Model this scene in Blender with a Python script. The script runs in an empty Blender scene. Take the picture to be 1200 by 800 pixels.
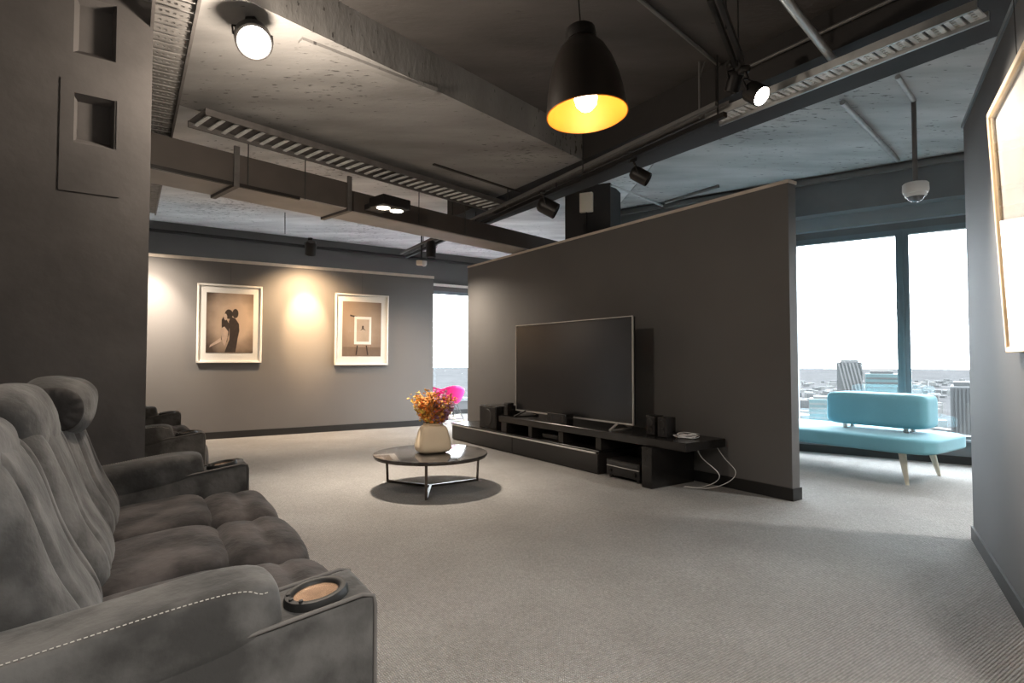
import bpy, bmesh, math, random
from mathutils import Vector, Matrix, noise
random.seed(7)
S = bpy.context.scene
COL = S.collection

# ------------------------------------------------------------------ camera
F, H = 670.0, 1.15
PITCH = math.atan(21.0 / F)
cd = bpy.data.cameras.new('camera'); cam = bpy.data.objects.new('camera', cd); COL.objects.link(cam)
cam.location = (0, 0, H); cam.rotation_euler = (math.pi / 2 + PITCH, 0, 0)
cd.sensor_width = 36.0; cd.lens = 36.0 * F / 1200.0; cd.clip_start = 0.02; cd.clip_end = 30000
S.camera = cam

# ------------------------------------------------------------------ colour, sky
S.view_settings.view_transform = 'Standard'; S.view_settings.look = 'None'
S.view_settings.exposure = 1.35; S.view_settings.gamma = 1.0; S.view_settings.use_curve_mapping = False
SKY = 8.0
W = bpy.data.worlds.new('overcast_sky'); S.world = W; W.use_nodes = True
bg = W.node_tree.nodes['Background']; bg.inputs[0].default_value = (0.92, 0.97, 1.03, 1); bg.inputs[1].default_value = SKY
try:
    S.cycles.max_bounces = 10; S.cycles.diffuse_bounces = 5; S.cycles.transparent_max_bounces = 16
    S.cycles.use_denoising = True; S.cycles.sample_clamp_indirect = 6.0
    S.cycles.caustics_reflective = False; S.cycles.caustics_refractive = False
except Exception:
    pass
# lamp powers (watts)
P_PENDANT, P_DOWN, P_SPOT_L, P_SPOT_R, P_WASH, P_WASH2, P_HALO, P_FILL = 4.5, 250, 80, 150, 230, 130, 27, 225
WARM, WARM2, NEUT = (1.0, 0.86, 0.71), (1.0, 0.69, 0.40), (1.0, 0.97, 0.91)

# ------------------------------------------------------------------ geometry of the view -> world points
_c, _s = math.cos(PITCH), math.sin(PITCH)
def ray(x, y):
    a = (x - 600) / F; b = (400 - y) / F
    return Vector((a, _c - b * _s, _s + b * _c))
EYE = Vector((0, 0, H))
def atz(x, y, z):
    r = ray(x, y); return EYE + r * ((z - H) / r.z)
def atd(x, y, d):
    r = ray(x, y); return EYE + r * (d / r.y)
def onplane(x, y, p, n):
    r = ray(x, y); return EYE + r * (n.dot(p - EYE) / n.dot(r))
def V(*a): return Vector(a if len(a) == 3 else (a[0], a[1], 0))

# ------------------------------------------------------------------ materials
def nd(nt, t, **kw):
    n = nt.nodes.new(t)
    for k, v in kw.items(): setattr(n, k, v)
    return n
def mat(name, col, rough=0.6, metal=0.0, var=0.0, vscale=4.0, bump=0.0, bscale=60.0, spec=0.4, col2=None, thr=None, stretch=None, emis=None, estr=0.0, sheen=0.0, coat=0.0):
    m = bpy.data.materials.new(name); m.use_nodes = True
    nt = m.node_tree; b = nt.nodes['Principled BSDF']
    b.inputs['Base Color'].default_value = (*col, 1); b.inputs['Roughness'].default_value = rough
    b.inputs['Metallic'].default_value = metal; b.inputs['Specular IOR Level'].default_value = spec
    if sheen: b.inputs['Sheen Weight'].default_value = sheen
    if coat: b.inputs['Coat Weight'].default_value = coat; b.inputs['Coat Roughness'].default_value = 0.05
    tc = nd(nt, 'ShaderNodeTexCoord'); mp = nd(nt, 'ShaderNodeMapping')
    nt.links.new(tc.outputs['Object'], mp.inputs['Vector'])
    if stretch: mp.inputs['Scale'].default_value = stretch
    if var or col2:
        n = nd(nt, 'ShaderNodeTexNoise'); n.inputs['Scale'].default_value = vscale; n.inputs['Detail'].default_value = 6
        nt.links.new(mp.outputs[0], n.inputs['Vector'])
        r = nd(nt, 'ShaderNodeValToRGB')
        c2 = col2 or tuple(max(0, c * (1 - var)) for c in col)
        c1 = col if col2 else tuple(c * (1 + var) for c in col)
        lo, hi = thr or (0.3, 0.7)
        r.color_ramp.elements[0].position = lo; r.color_ramp.elements[1].position = hi
        r.color_ramp.elements[0].color = (*c2, 1); r.color_ramp.elements[1].color = (*c1, 1)
        nt.links.new(n.outputs['Fac'], r.inputs[0]); nt.links.new(r.outputs[0], b.inputs['Base Color'])
    if bump:
        n2 = nd(nt, 'ShaderNodeTexNoise'); n2.inputs['Scale'].default_value = bscale; n2.inputs['Detail'].default_value = 5
        nt.links.new(mp.outputs[0], n2.inputs['Vector'])
        bp = nd(nt, 'ShaderNodeBump'); bp.inputs['Strength'].default_value = bump; bp.inputs['Distance'].default_value = 0.01
        nt.links.new(n2.outputs['Fac'], bp.inputs['Height']); nt.links.new(bp.outputs[0], b.inputs['Normal'])
    if emis:
        b.inputs['Emission Color'].default_value = (*emis, 1); b.inputs['Emission Strength'].default_value = estr
    return m

def carpet_mat():
    m = bpy.data.materials.new('ribbed_carpet'); m.use_nodes = True
    nt = m.node_tree; b = nt.nodes['Principled BSDF']; b.inputs['Roughness'].default_value = 0.95; b.inputs['Specular IOR Level'].default_value = 0.1
    tc = nd(nt, 'ShaderNodeTexCoord'); mp = nd(nt, 'ShaderNodeMapping')
    mp.inputs['Rotation'].default_value = (0, 0, math.radians(-34)); nt.links.new(tc.outputs['Object'], mp.inputs['Vector'])
    w1 = nd(nt, 'ShaderNodeTexWave'); w1.inputs['Scale'].default_value = 34; w1.inputs['Distortion'].default_value = 0.6; w1.inputs['Detail'].default_value = 1
    w2 = nd(nt, 'ShaderNodeTexWave', bands_direction='Y'); w2.inputs['Scale'].default_value = 26; w2.inputs['Distortion'].default_value = 1.0; w2.inputs['Detail'].default_value = 1
    for w in (w1, w2): nt.links.new(mp.outputs[0], w.inputs['Vector'])
    mul = nd(nt, 'ShaderNodeMath', operation='MULTIPLY'); nt.links.new(w1.outputs['Fac'], mul.inputs[0]); nt.links.new(w2.outputs['Fac'], mul.inputs[1])
    n = nd(nt, 'ShaderNodeTexNoise'); n.inputs['Scale'].default_value = 1.3; n.inputs['Detail'].default_value = 5; nt.links.new(mp.outputs[0], n.inputs['Vector'])
    n3 = nd(nt, 'ShaderNodeTexNoise'); n3.inputs['Scale'].default_value = 90; n3.inputs['Detail'].default_value = 3; nt.links.new(mp.outputs[0], n3.inputs['Vector'])
    r = nd(nt, 'ShaderNodeValToRGB'); r.color_ramp.elements[0].position = 0.3; r.color_ramp.elements[1].position = 0.7
    r.color_ramp.elements[0].color = (0.365, 0.352, 0.336, 1); r.color_ramp.elements[1].color = (0.465, 0.452, 0.435, 1)
    nt.links.new(n.outputs['Fac'], r.inputs[0])
    r2 = nd(nt, 'ShaderNodeValToRGB'); r2.color_ramp.elements[0].color = (0.55, 0.55, 0.55, 1); r2.color_ramp.elements[1].color = (1.12, 1.12, 1.12, 1); r2.color_ramp.elements[1].position = 0.7
    nt.links.new(mul.outputs[0], r2.inputs[0])
    r3 = nd(nt, 'ShaderNodeValToRGB'); r3.color_ramp.elements[0].color = (0.72, 0.72, 0.72, 1); r3.color_ramp.elements[1].color = (1.2, 1.2, 1.2, 1); r3.color_ramp.elements[0].position = .3; r3.color_ramp.elements[1].position = .7
    nt.links.new(n3.outputs['Fac'], r3.inputs[0])
    mx = nd(nt, 'ShaderNodeMix', data_type='RGBA', blend_type='MULTIPLY'); mx.inputs[0].default_value = 0.8
    nt.links.new(r.outputs[0], mx.inputs[6]); nt.links.new(r2.outputs[0], mx.inputs[7])
    mx2 = nd(nt, 'ShaderNodeMix', data_type='RGBA', blend_type='MULTIPLY'); mx2.inputs[0].default_value = 0.7
    nt.links.new(mx.outputs[2], mx2.inputs[6]); nt.links.new(r3.outputs[0], mx2.inputs[7])
    nt.links.new(mx2.outputs[2], b.inputs['Base Color'])
    bp = nd(nt, 'ShaderNodeBump'); bp.inputs['Strength'].default_value = 0.8; bp.inputs['Distance'].default_value = 0.008
    nt.links.new(mul.outputs[0], bp.inputs['Height']); nt.links.new(bp.outputs[0], b.inputs['Normal'])
    return m

def slab_mat(name, base, dark, patch=0.62, scale=2.2):
    """painted concrete: broad tone variation plus small dark peeled flecks"""
    m = bpy.data.materials.new(name); m.use_nodes = True
    nt = m.node_tree; b = nt.nodes['Principled BSDF']; b.inputs['Roughness'].default_value = 0.75; b.inputs['Specular IOR Level'].default_value = 0.25
    tc = nd(nt, 'ShaderNodeTexCoord')
    mp = nd(nt, 'ShaderNodeMapping'); mp.inputs['Rotation'].default_value = (0, 0, math.radians(-50)); mp.inputs['Scale'].default_value = (1.0, 3.4, 1.0)
    nt.links.new(tc.outputs['Object'], mp.inputs['Vector'])
    n1 = nd(nt, 'ShaderNodeTexNoise'); n1.inputs['Scale'].default_value = 0.9; n1.inputs['Detail'].default_value = 6
    n2 = nd(nt, 'ShaderNodeTexNoise'); n2.inputs['Scale'].default_value = scale * 3.2; n2.inputs['Detail'].default_value = 5; n2.inputs['Roughness'].default_value = 0.6
    n4 = nd(nt, 'ShaderNodeTexNoise'); n4.inputs['Scale'].default_value = 0.6; n4.inputs['Detail'].default_value = 2
    for n in (n1, n2): nt.links.new(mp.outputs[0], n.inputs['Vector'])
    nt.links.new(tc.outputs['Object'], n4.inputs['Vector'])
    r1 = nd(nt, 'ShaderNodeValToRGB'); r1.color_ramp.elements[0].position = .3; r1.color_ramp.elements[1].position = .72
    r1.color_ramp.elements[0].color = (*[c * .72 for c in base], 1); r1.color_ramp.elements[1].color = (*[c * 1.22 for c in base], 1)
    nt.links.new(n1.outputs['Fac'], r1.inputs[0])
    ad = nd(nt, 'ShaderNodeMath', operation='MULTIPLY_ADD'); ad.inputs[1].default_value = 0.35
    nt.links.new(n4.outputs['Fac'], ad.inputs[0]); nt.links.new(n2.outputs['Fac'], ad.inputs[2])
    r2 = nd(nt, 'ShaderNodeValToRGB'); r2.color_ramp.elements[0].position = patch + .16; r2.color_ramp.elements[1].position = patch + .2
    r2.color_ramp.elements[0].color = (0, 0, 0, 1); r2.color_ramp.elements[1].color = (1, 1, 1, 1)
    nt.links.new(ad.outputs[0], r2.inputs[0])
    mx = nd(nt, 'ShaderNodeMix', data_type='RGBA'); nt.links.new(r2.outputs[0], mx.inputs[0])
    nt.links.new(r1.outputs[0], mx.inputs[6]); mx.inputs[7].default_value = (*dark, 1)
    nt.links.new(mx.outputs[2], b.inputs['Base Color'])
    bp = nd(nt, 'ShaderNodeBump'); bp.inputs['Strength'].default_value = 0.35; bp.inputs['Distance'].default_value = 0.01
    nt.links.new(n2.outputs['Fac'], bp.inputs['Height']); nt.links.new(bp.outputs[0], b.inputs['Normal'])
    return m

def glass_mat(name, tint, refl=0.10):
    m = bpy.data.materials.new(name); m.use_nodes = True
    nt = m.node_tree; nt.nodes.remove(nt.nodes['Principled BSDF']); out = nt.nodes['Material Output']
    t = nd(nt, 'ShaderNodeBsdfTransparent'); t.inputs[0].default_value = (*tint, 1)
    g = nd(nt, 'ShaderNodeBsdfGlossy'); g.inputs['Roughness'].default_value = 0.01; g.inputs[0].default_value = (1, 1, 1, 1)
    lw = nd(nt, 'ShaderNodeLayerWeight'); lw.inputs[0].default_value = 0.5
    pw = nd(nt, 'ShaderNodeMath', operation='POWER'); pw.inputs[1].default_value = 5.0
    mu = nd(nt, 'ShaderNodeMath', operation='MULTIPLY_ADD'); mu.inputs[1].default_value = 0.9; mu.inputs[2].default_value = refl; mu.use_clamp = True
    nt.links.new(lw.outputs['Facing'], pw.inputs[0]); nt.links.new(pw.outputs[0], mu.inputs[0])
    mix = nd(nt, 'ShaderNodeMixShader'); nt.links.new(mu.outputs[0], mix.inputs[0]); nt.links.new(t.outputs[0], mix.inputs[1]); nt.links.new(g.outputs[0], mix.inputs[2])
    nt.links.new(mix.outputs[0], out.inputs[0]); return m

def emit_mat(name, col, s):
    m = bpy.data.materials.new(name); m.use_nodes = True
    nt = m.node_tree; nt.nodes.remove(nt.nodes['Principled BSDF'])
    e = nd(nt, 'ShaderNodeEmission'); e.inputs[0].default_value = (*col, 1); e.inputs[1].default_value = s
    nt.links.new(e.outputs[0], nt.nodes['Material Output'].inputs[0]); return m

def marble_mat():
    m = mat('dark_marble', (0.05, 0.047, 0.045), 0.12, spec=0.6, coat=0.3)
    nt = m.node_tree; b = nt.nodes['Principled BSDF']
    tc = nd(nt, 'ShaderNodeTexCoord')
    n = nd(nt, 'ShaderNodeTexNoise'); n.inputs['Scale'].default_value = 3.5; n.inputs['Detail'].default_value = 9; n.inputs['Distortion'].default_value = 1.6
    nt.links.new(tc.outputs['Object'], n.inputs['Vector'])
    r = nd(nt, 'ShaderNodeValToRGB'); e = r.color_ramp.elements
    e[0].position = .44; e[0].color = (0.040, 0.037, 0.035, 1); e[1].position = .56; e[1].color = (0.055, 0.05, 0.047, 1)
    k = e.new(.5); k.color = (0.085, 0.078, 0.072, 1)
    nt.links.new(n.outputs['Fac'], r.inputs[0]); nt.links.new(r.outputs[0], b.inputs['Base Color']); return m

M = dict(
    carpet=carpet_mat(),
    slab=slab_mat('daylit_painted_slab', (0.76, 0.755, 0.75), (0.20, 0.195, 0.19), .635, 3.0),  # pale paint tone, lightened to carry daylight from the far windows
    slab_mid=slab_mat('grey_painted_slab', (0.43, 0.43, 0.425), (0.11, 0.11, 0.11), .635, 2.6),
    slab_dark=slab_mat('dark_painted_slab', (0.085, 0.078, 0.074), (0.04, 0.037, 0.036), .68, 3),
    beam=slab_mat('painted_beam', (0.29, 0.28, 0.27), (0.09, 0.085, 0.082), .645, 3.4),
    beam_dark=mat('dark_beam', (0.030, 0.027, 0.026), .7, var=.25, vscale=1.5, bump=.15, bscale=9),
    wall=mat('charcoal_paint', (0.132, 0.127, 0.122), .62, var=.06, vscale=1.2, bump=.05, bscale=120, spec=.3),
    wall_a=mat('warm_grey_paint', (0.155, 0.145, 0.138), .6, var=.05, vscale=1.0, bump=.05, bscale=120, spec=.3),
    wall_r=mat('slate_grey_paint', (0.115, 0.117, 0.12), .7, var=.05, vscale=1.0, bump=.04, bscale=120, spec=.15),
    column=mat('rough_painted_concrete', (0.104, 0.096, 0.093), .8, var=.22, vscale=2.2, bump=.22, bscale=14, spec=.2),
    facade=mat('blue_grey_paint', (0.135, 0.142, 0.147), .6, var=.06, bump=.04, bscale=60),
    shell=mat('plain_grey_paint', (0.13, 0.125, 0.12), .8, var=.05),
    rail=mat('cream_wood_cap', (0.62, 0.54, 0.46), .55, var=.08, vscale=9),
    skirt=mat('black_skirting', (0.016, 0.015, 0.0145), .6, var=.1),
    win=mat('blue_grey_aluminium', (0.165, 0.205, 0.225), .45, .1, var=.05),
    ledge=mat('pale_blue_grey_aluminium', (0.24, 0.27, 0.29), .45, .2, var=.05),
    glass=glass_mat('window_glass', (0.97, 0.99, 0.99), .05),
    picglass=glass_mat('picture_glass', (1, 1, 1), .03),
    suede=mat('grey_suede', (0.070, 0.0665, 0.0635), .9, var=.42, vscale=7, thr=(.40, .62), bump=.35, bscale=38, spec=.15, sheen=.12),
    suede2=mat('grey_suede_seat', (0.045, 0.039, 0.0375), .9, var=.5, vscale=6, thr=(.40, .62), bump=.35, bscale=38, spec=.15, sheen=.08),
    suede_light=mat('pale_suede_edge', (0.115, 0.104, 0.097), .8, var=.12, vscale=8),
    suede_dark=mat('gathered_dark_suede', (0.05, 0.046, 0.044), .9, var=.3, vscale=14, bump=.3, bscale=30, spec=.1),
    thread=mat('pale_thread', (0.45, 0.42, 0.38), .8, var=.1),
    matteblack=mat('matte_black_plastic', (0.014, 0.0135, 0.013), .55, var=.15, spec=.3),
    blackplastic=mat('black_plastic', (0.018, 0.017, 0.017), .35, var=.15),
    chrome=mat('brushed_steel', (0.55, 0.52, 0.49), .28, 1.0, var=.08, vscale=30),
    amber=mat('copper_cup_base', (0.55, 0.36, 0.24), .22, .8, var=.35, vscale=18),
    blackmetal=mat('black_metal', (0.022, 0.020, 0.019), .42, .3, var=.15),
    bronze=mat('bronze_metal', (0.09, 0.075, 0.063), .38, .6, var=.1),
    marble=marble_mat(),
    cream=mat('cream_ceramic', (0.90, 0.74, 0.54), .42, var=.05, bump=.04, bscale=30),
    stem=mat('dry_stem', (0.28, 0.20, 0.09), .8, var=.25),
    orange=mat('orange_petal', (0.72, 0.24, 0.035), .7, var=.3, vscale=20),
    amberp=mat('amber_petal', (0.72, 0.40, 0.10), .7, var=.3, vscale=20),
    rust=mat('rust_petal', (0.42, 0.10, 0.04), .7, var=.3, vscale=20),
    purple=mat('mauve_petal', (0.42, 0.22, 0.34), .7, var=.3, vscale=20),
    yellow=mat('yellow_petal', (0.78, 0.55, 0.10), .7, var=.25, vscale=20),
    pink=mat('pink_plastic', (0.86, 0.045, 0.33), .35, var=.04),
    palewood=mat('pale_wood', (0.60, 0.55, 0.44), .5, var=.12, vscale=6, stretch=(1, 1, .15)),
    wire=mat('dark_wire', (0.05, 0.05, 0.05), .4, .7, var=.1),
    teal=mat('turquoise_fabric', (0.18, 0.41, 0.49), .85, var=.06, vscale=3, bump=.12, bscale=90, spec=.15, sheen=.2),
    gloss=mat('black_lacquer', (0.017, 0.0155, 0.015), .22, var=.15, spec=.5),
    satin=mat('black_satin_wood', (0.030, 0.027, 0.025), .4, var=.2, vscale=3, stretch=(.2, 1, 1)),
    trim=mat('silver_trim', (0.72, 0.70, 0.67), .4, .5, var=.05),
    screen=mat('television_screen', (0.030, 0.030, 0.032), .20, var=.03, spec=.5),
    speaker=mat('speaker_cloth', (0.020, 0.019, 0.020), .55, var=.2, vscale=40, bump=.2, bscale=200),
    whitecable=mat('white_cable', (0.78, 0.76, 0.74), .5, var=.04),
    whiteframe=mat('white_frame', (0.80, 0.76, 0.70), .5, var=.04),
    goldframe=mat('pale_oak_frame', (0.72, 0.56, 0.36), .5, var=.15, vscale=8),
    mount=mat('ivory_mount_board', (0.88, 0.85, 0.80), .8, var=.02),
    galv=mat('galvanised_steel', (0.50, 0.50, 0.49), .45, .75, var=.15, vscale=12),
    traypale=mat('pale_tray_steel', (0.80, 0.80, 0.79), .55, .1, var=.2, vscale=14),
    traymid=mat('grey_tray_steel', (0.22, 0.21, 0.20), .5, .3, var=.2, vscale=12),
    traydark=mat('dark_tray_steel', (0.13, 0.12, 0.115), .5, .3, var=.2, vscale=10),
    duct=mat('dark_duct_paint', (0.085, 0.072, 0.064), .6, .1, var=.12, vscale=2.5),
    ductu=mat('duct_board', (0.46, 0.42, 0.385), .6, .1, var=.12, vscale=3),
    pipe=mat('grey_painted_conduit', (0.16, 0.155, 0.15), .5, .2, var=.1),
    beige=mat('beige_plastic', (0.86, 0.76, 0.62), .5, var=.05),
    white=mat('white_plastic', (0.74, 0.74, 0.73), .35, var=.04),
    dome=mat('smoked_dome', (0.10, 0.10, 0.11), .08, spec=.7, var=.05),
    lampin=mat('gold_lamp_lining', (0.82, 0.30, 0.03), .45, .1, var=.05),
    lampout=mat('dark_brown_lamp_shell', (0.022, 0.017, 0.014), .38, .2, var=.1, spec=.5),
    bulb=emit_mat('glowing_bulb', (1.0, 0.93, 0.80), 6.0),
    led=emit_mat('glowing_led', (1.0, 0.92, 0.80), 14.0),
    flood=emit_mat('glowing_lamp_face', (1.0, 0.95, 0.86), 18.0),
    print_=None, city=None,
)

def translucent(m, col, f):
    nt = m.node_tree; out = nt.nodes['Material Output']; b = nt.nodes['Principled BSDF']
    t = nd(nt, 'ShaderNodeBsdfTranslucent'); t.inputs[0].default_value = (*col, 1)
    mx = nd(nt, 'ShaderNodeMixShader'); mx.inputs[0].default_value = f
    nt.links.new(b.outputs[0], mx.inputs[1]); nt.links.new(t.outputs[0], mx.inputs[2]); nt.links.new(mx.outputs[0], out.inputs[0])
translucent(M['pink'], (0.55, 0.025, 0.19), .4)

# ------------------------------------------------------------------ mesh builder
class MB:
    def __init__(self): self.v, self.f, self.mi = [], [], []
    def add(self, vs, fs, mi=0):
        o = len(self.v); self.v += [Vector(p) for p in vs]
        self.f += [[i + o for i in q] for q in fs]; self.mi += [mi] * len(fs); return self
    def bm(self, bm, mi=0):
        bm.verts.index_update()
        self.add([v.co.copy() for v in bm.verts], [[v.index for v in f.verts] for f in bm.faces], mi); bm.free(); return self
    def box(self, c, s, r=0.0, seg=2, rot=None, mi=0):
        bm = bmesh.new(); bmesh.ops.create_cube(bm, size=1)
        for v in bm.verts: v.co = Vector((v.co.x * s[0], v.co.y * s[1], v.co.z * s[2]))
        if r: bmesh.ops.bevel(bm, geom=bm.edges[:], offset=r, segments=seg, affect='EDGES', profile=.5)
        c = Vector(c)
        for v in bm.verts: v.co = (rot @ v.co if rot else v.co) + c
        return self.bm(bm, mi)
    def tube(self, pts, r, seg=10, cap=True, mi=0):
        pts = [Vector(p) for p in pts]; rs = r if isinstance(r, (list, tuple)) else [r] * len(pts)
        vs, fs = [], []; t0 = None; up = None
        for i, p in enumerate(pts):
            t = (pts[min(i + 1, len(pts) - 1)] - pts[max(i - 1, 0)]).normalized()
            if up is None:
                up = Vector((0, 0, 1)) if abs(t.z) < .9 else Vector((1, 0, 0))
            up = (up - t * up.dot(t)).normalized(); sd = t.cross(up)
            for k in range(seg):
                a = 2 * math.pi * k / seg; vs.append(p + (up * math.cos(a) + sd * math.sin(a)) * rs[i])
        for i in range(len(pts) - 1):
            for k in range(seg):
                a, b = i * seg + k, i * seg + (k + 1) % seg
                fs.append([a, b, b + seg, a + seg])
        if cap: fs.append(list(range(seg))[::-1]); fs.append([(len(pts) - 1) * seg + k for k in range(seg)])
        return self.add(vs, fs, mi)
    def lathe(self, prof, seg=40, c=(0, 0, 0), axis=None, mi=0, cap=True):
        cap = cap and prof[0] != prof[-1]
        q = Vector((0, 0, 1)).rotation_difference(Vector(axis).normalized()).to_matrix() if axis is not None else Matrix.Identity(3)
        vs, fs = [], []; c = Vector(c)
        for r, z in prof:
            for k in range(seg):
                a = 2 * math.pi * k / seg; vs.append(c + q @ Vector((r * math.cos(a), r * math.sin(a), z)))
        for i in range(len(prof) - 1):
            for k in range(seg):
                a, b = i * seg + k, i * seg + (k + 1) % seg
                fs.append([a, b, b + seg, a + seg])
        if cap and prof[0][0] > 1e-4: fs.append(list(range(seg))[::-1])
        if cap and prof[-1][0] > 1e-4: fs.append([(len(prof) - 1) * seg + k for k in range(seg)])
        return self.add(vs, fs, mi)
    def pillow(self, c, h, k=5.0, n=18, rot=None, fn=None, mi=0):
        bm = bmesh.new(); bmesh.ops.create_cube(bm, size=2)
        bmesh.ops.subdivide_edges(bm, edges=bm.edges[:], cuts=n, use_grid_fill=True)
        c = Vector(c)
        for v in bm.verts:
            p = v.co; L = (abs(p.x) ** k + abs(p.y) ** k + abs(p.z) ** k) ** (1 / k); p = p / L
            q = Vector((p.x * h[0], p.y * h[1], p.z * h[2]))
            if fn: q = fn(p, q)
            v.co = (rot @ q if rot else q) + c
        return self.bm(bm, mi)
    def prism(self, poly, z0, z1, mi=0):
        n = len(poly); vs = [Vector((p[0], p[1], z0)) for p in poly] + [Vector((p[0], p[1], z1)) for p in poly]
        fs = [list(range(n))[::-1], [n + i for i in range(n)]] + [[i, (i + 1) % n, n + (i + 1) % n, n + i] for i in range(n)]
        return self.add(vs, fs, mi)
    def slab(self, p, u, L, th, z0, z1, mi=0):
        """upright slab: from p along unit u for L, thickness th on the left of u"""
        p = Vector((p[0], p[1], 0)); u = Vector((u[0], u[1], 0)); n = Vector((-u.y, u.x, 0))
        return self.prism([p, p + u * L, p + u * L + n * th, p + n * th], z0, z1, mi)
    def beam(self, a, b, w, h, mi=0, up=Vector((0, 0, 1))):
        a, b = Vector(a), Vector(b); t = (b - a).normalized(); sd = t.cross(up)
        if sd.length < 1e-3: sd = Vector((1, 0, 0))
        sd.normalize(); uu = sd.cross(t)
        vs = [q + sd * (sx * w / 2) + uu * (sz * h / 2) for q in (a, b) for sx, sz in ((-1, -1), (1, -1), (1, 1), (-1, 1))]
        return self.add(vs, [[3, 2, 1, 0], [4, 5, 6, 7], [0, 1, 5, 4], [1, 2, 6, 5], [2, 3, 7, 6], [3, 0, 4, 7]], mi)
    def build(self, name, mats, parent=None, smooth=None, label=None):
        mats = mats if isinstance(mats, (list, tuple)) else [mats]
        loc = Vector((0, 0, 0))
        if parent is None and self.v:
            xs = [p.x for p in self.v]; ys = [p.y for p in self.v]; zs = [p.z for p in self.v]
            loc = Vector(((min(xs) + max(xs)) / 2, (min(ys) + max(ys)) / 2, min(zs)))
        me = bpy.data.meshes.new(name); me.from_pydata([tuple(p - loc) for p in self.v], [], self.f)
        for mm in mats: me.materials.append(mm)
        me.polygons.foreach_set('material_index', self.mi)
        bm = bmesh.new(); bm.from_mesh(me); bmesh.ops.recalc_face_normals(bm, faces=bm.faces[:]); bm.to_mesh(me); bm.free()
        if smooth is not None:
            me.polygons.foreach_set('use_smooth', [True] * len(me.polygons)); me.set_sharp_from_angle(angle=math.radians(smooth))
        me.update()
        o = bpy.data.objects.new(name, me); COL.objects.link(o)
        if parent: o.parent = parent
        else: o.location = loc
        if label: o['label'] = label
        return o
def tag(o, label, cat, group=None, kind=None):
    o['label'] = label; o['category'] = cat
    if group: o['group'] = group
    if kind: o['kind'] = kind
    return o
def thing(name, label, cat, loc=(0, 0, 0), rotz=0.0, group=None):
    o = bpy.data.objects.new(name, None); COL.objects.link(o); o.empty_display_size = .1
    o.location = loc; o.rotation_euler = (0, 0, rotz); return tag(o, label, cat, group)
def struct(o): o['kind'] = 'structure'; return o
def dup(root, loc, rotz, label):
    r = root.copy(); COL.objects.link(r); r.location = loc; r.rotation_euler = (0, 0, rotz); r['label'] = label
    for ch in list(root.children):
        c = ch.copy(); COL.objects.link(c); c.parent = r
        for g in list(ch.children):
            d = g.copy(); COL.objects.link(d); d.parent = c
    return r
def lamp(kind, name, loc, power, col, parent=None, aim=None, size=.05, angle=60, blend=.6):
    ld = bpy.data.lights.new(name, kind); ld.energy = power; ld.color = col
    ld.shadow_soft_size = size
    if kind == 'SPOT': ld.spot_size = math.radians(angle); ld.spot_blend = blend
    o = bpy.data.objects.new(name, ld); COL.objects.link(o); o.location = loc
    if aim is not None: o.rotation_euler = (Vector(aim) - Vector(loc)).to_track_quat('-Z', 'Y').to_euler()
    if parent:
        bpy.context.view_layer.update(); o.parent = parent; o.matrix_parent_inverse = parent.matrix_world.inverted()
    return o

# ------------------------------------------------------------------ plan
PR = V(2.28, 4.682); PU = V(-.56, .829).normalized(); PN = V(-.829, -.56).normalized(); PL = 5.33      # partition with the television
AP = V(-4.406, 8.241); AU = V(.855, .519).normalized(); AN = V(AU.y, -AU.x, 0)                         # gallery wall
RP = V(2.95, 3.691); RU = V(-.525, -.851).normalized(); RN = V(RU.y, -RU.x, 0)                          # right wall, towards the camera
WP = V(3.62, 7.258); WU = V(.808, -.59).normalized(); WN = V(-.59, -.808).normalized()                  # window wall
FP = V(-1.258, 12.087); FU = V(.83, .557).normalized(); FN = V(FU.y, -FU.x, 0)                          # far window wall
LP = V(-3.65, 3.6); LU = V(-.55, .835).normalized()                                                     # wall behind the sofas
G = V(.65, .76).normalized(); GN = V(-.76, .65).normalized()                                            # the ceiling's grid
ZC, ZB, ZW = 3.37, 3.09, 2.61

# ------------------------------------------------------------------ setting: floor, ceiling, walls
def wall(name, p, u, L, th, z0, z1, m, parent=None): return struct(MB().slab(p, u, L, th, z0, z1).build(name, m, parent))
OUT = [V(-1.75, -3.15), V(6.2, -3.15), V(6.2, 5.52), WP + WU * 3.05 - WN * .16, WP + WU * -2.9 - WN * .16, V(1.38, 13.8), FP + FU * 3.1 - FN * .16, FP + FU * -6.8 - FN * .16, LP + LU * 5.9 - V(.13, .09), LP - LU * 3.75 - V(.13, .09), V(-1.75, .5)]
struct(MB().prism(OUT, -.15, 0).build('floor', M['carpet']))
struct(MB().prism(OUT, ZC, ZC + .2).build('ceiling', M['slab']))
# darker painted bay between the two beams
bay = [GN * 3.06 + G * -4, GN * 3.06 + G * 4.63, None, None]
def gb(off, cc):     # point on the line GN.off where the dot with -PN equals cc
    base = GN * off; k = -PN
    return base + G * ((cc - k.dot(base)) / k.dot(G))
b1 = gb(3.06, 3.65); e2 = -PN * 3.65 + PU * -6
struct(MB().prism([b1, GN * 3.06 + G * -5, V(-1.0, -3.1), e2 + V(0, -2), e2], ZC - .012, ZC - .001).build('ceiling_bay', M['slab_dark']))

fe = -PN * 4.29
struct(MB().prism([fe + PU * -3.2, fe + PU * 3.4, WP + WU * -2.6 + WN * .02, WP + WU * 3.0 + WN * .02, V(6.0, .5)], ZC - .012, ZC - .001).build('ceiling_bay_right', M['slab_mid']))
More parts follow.
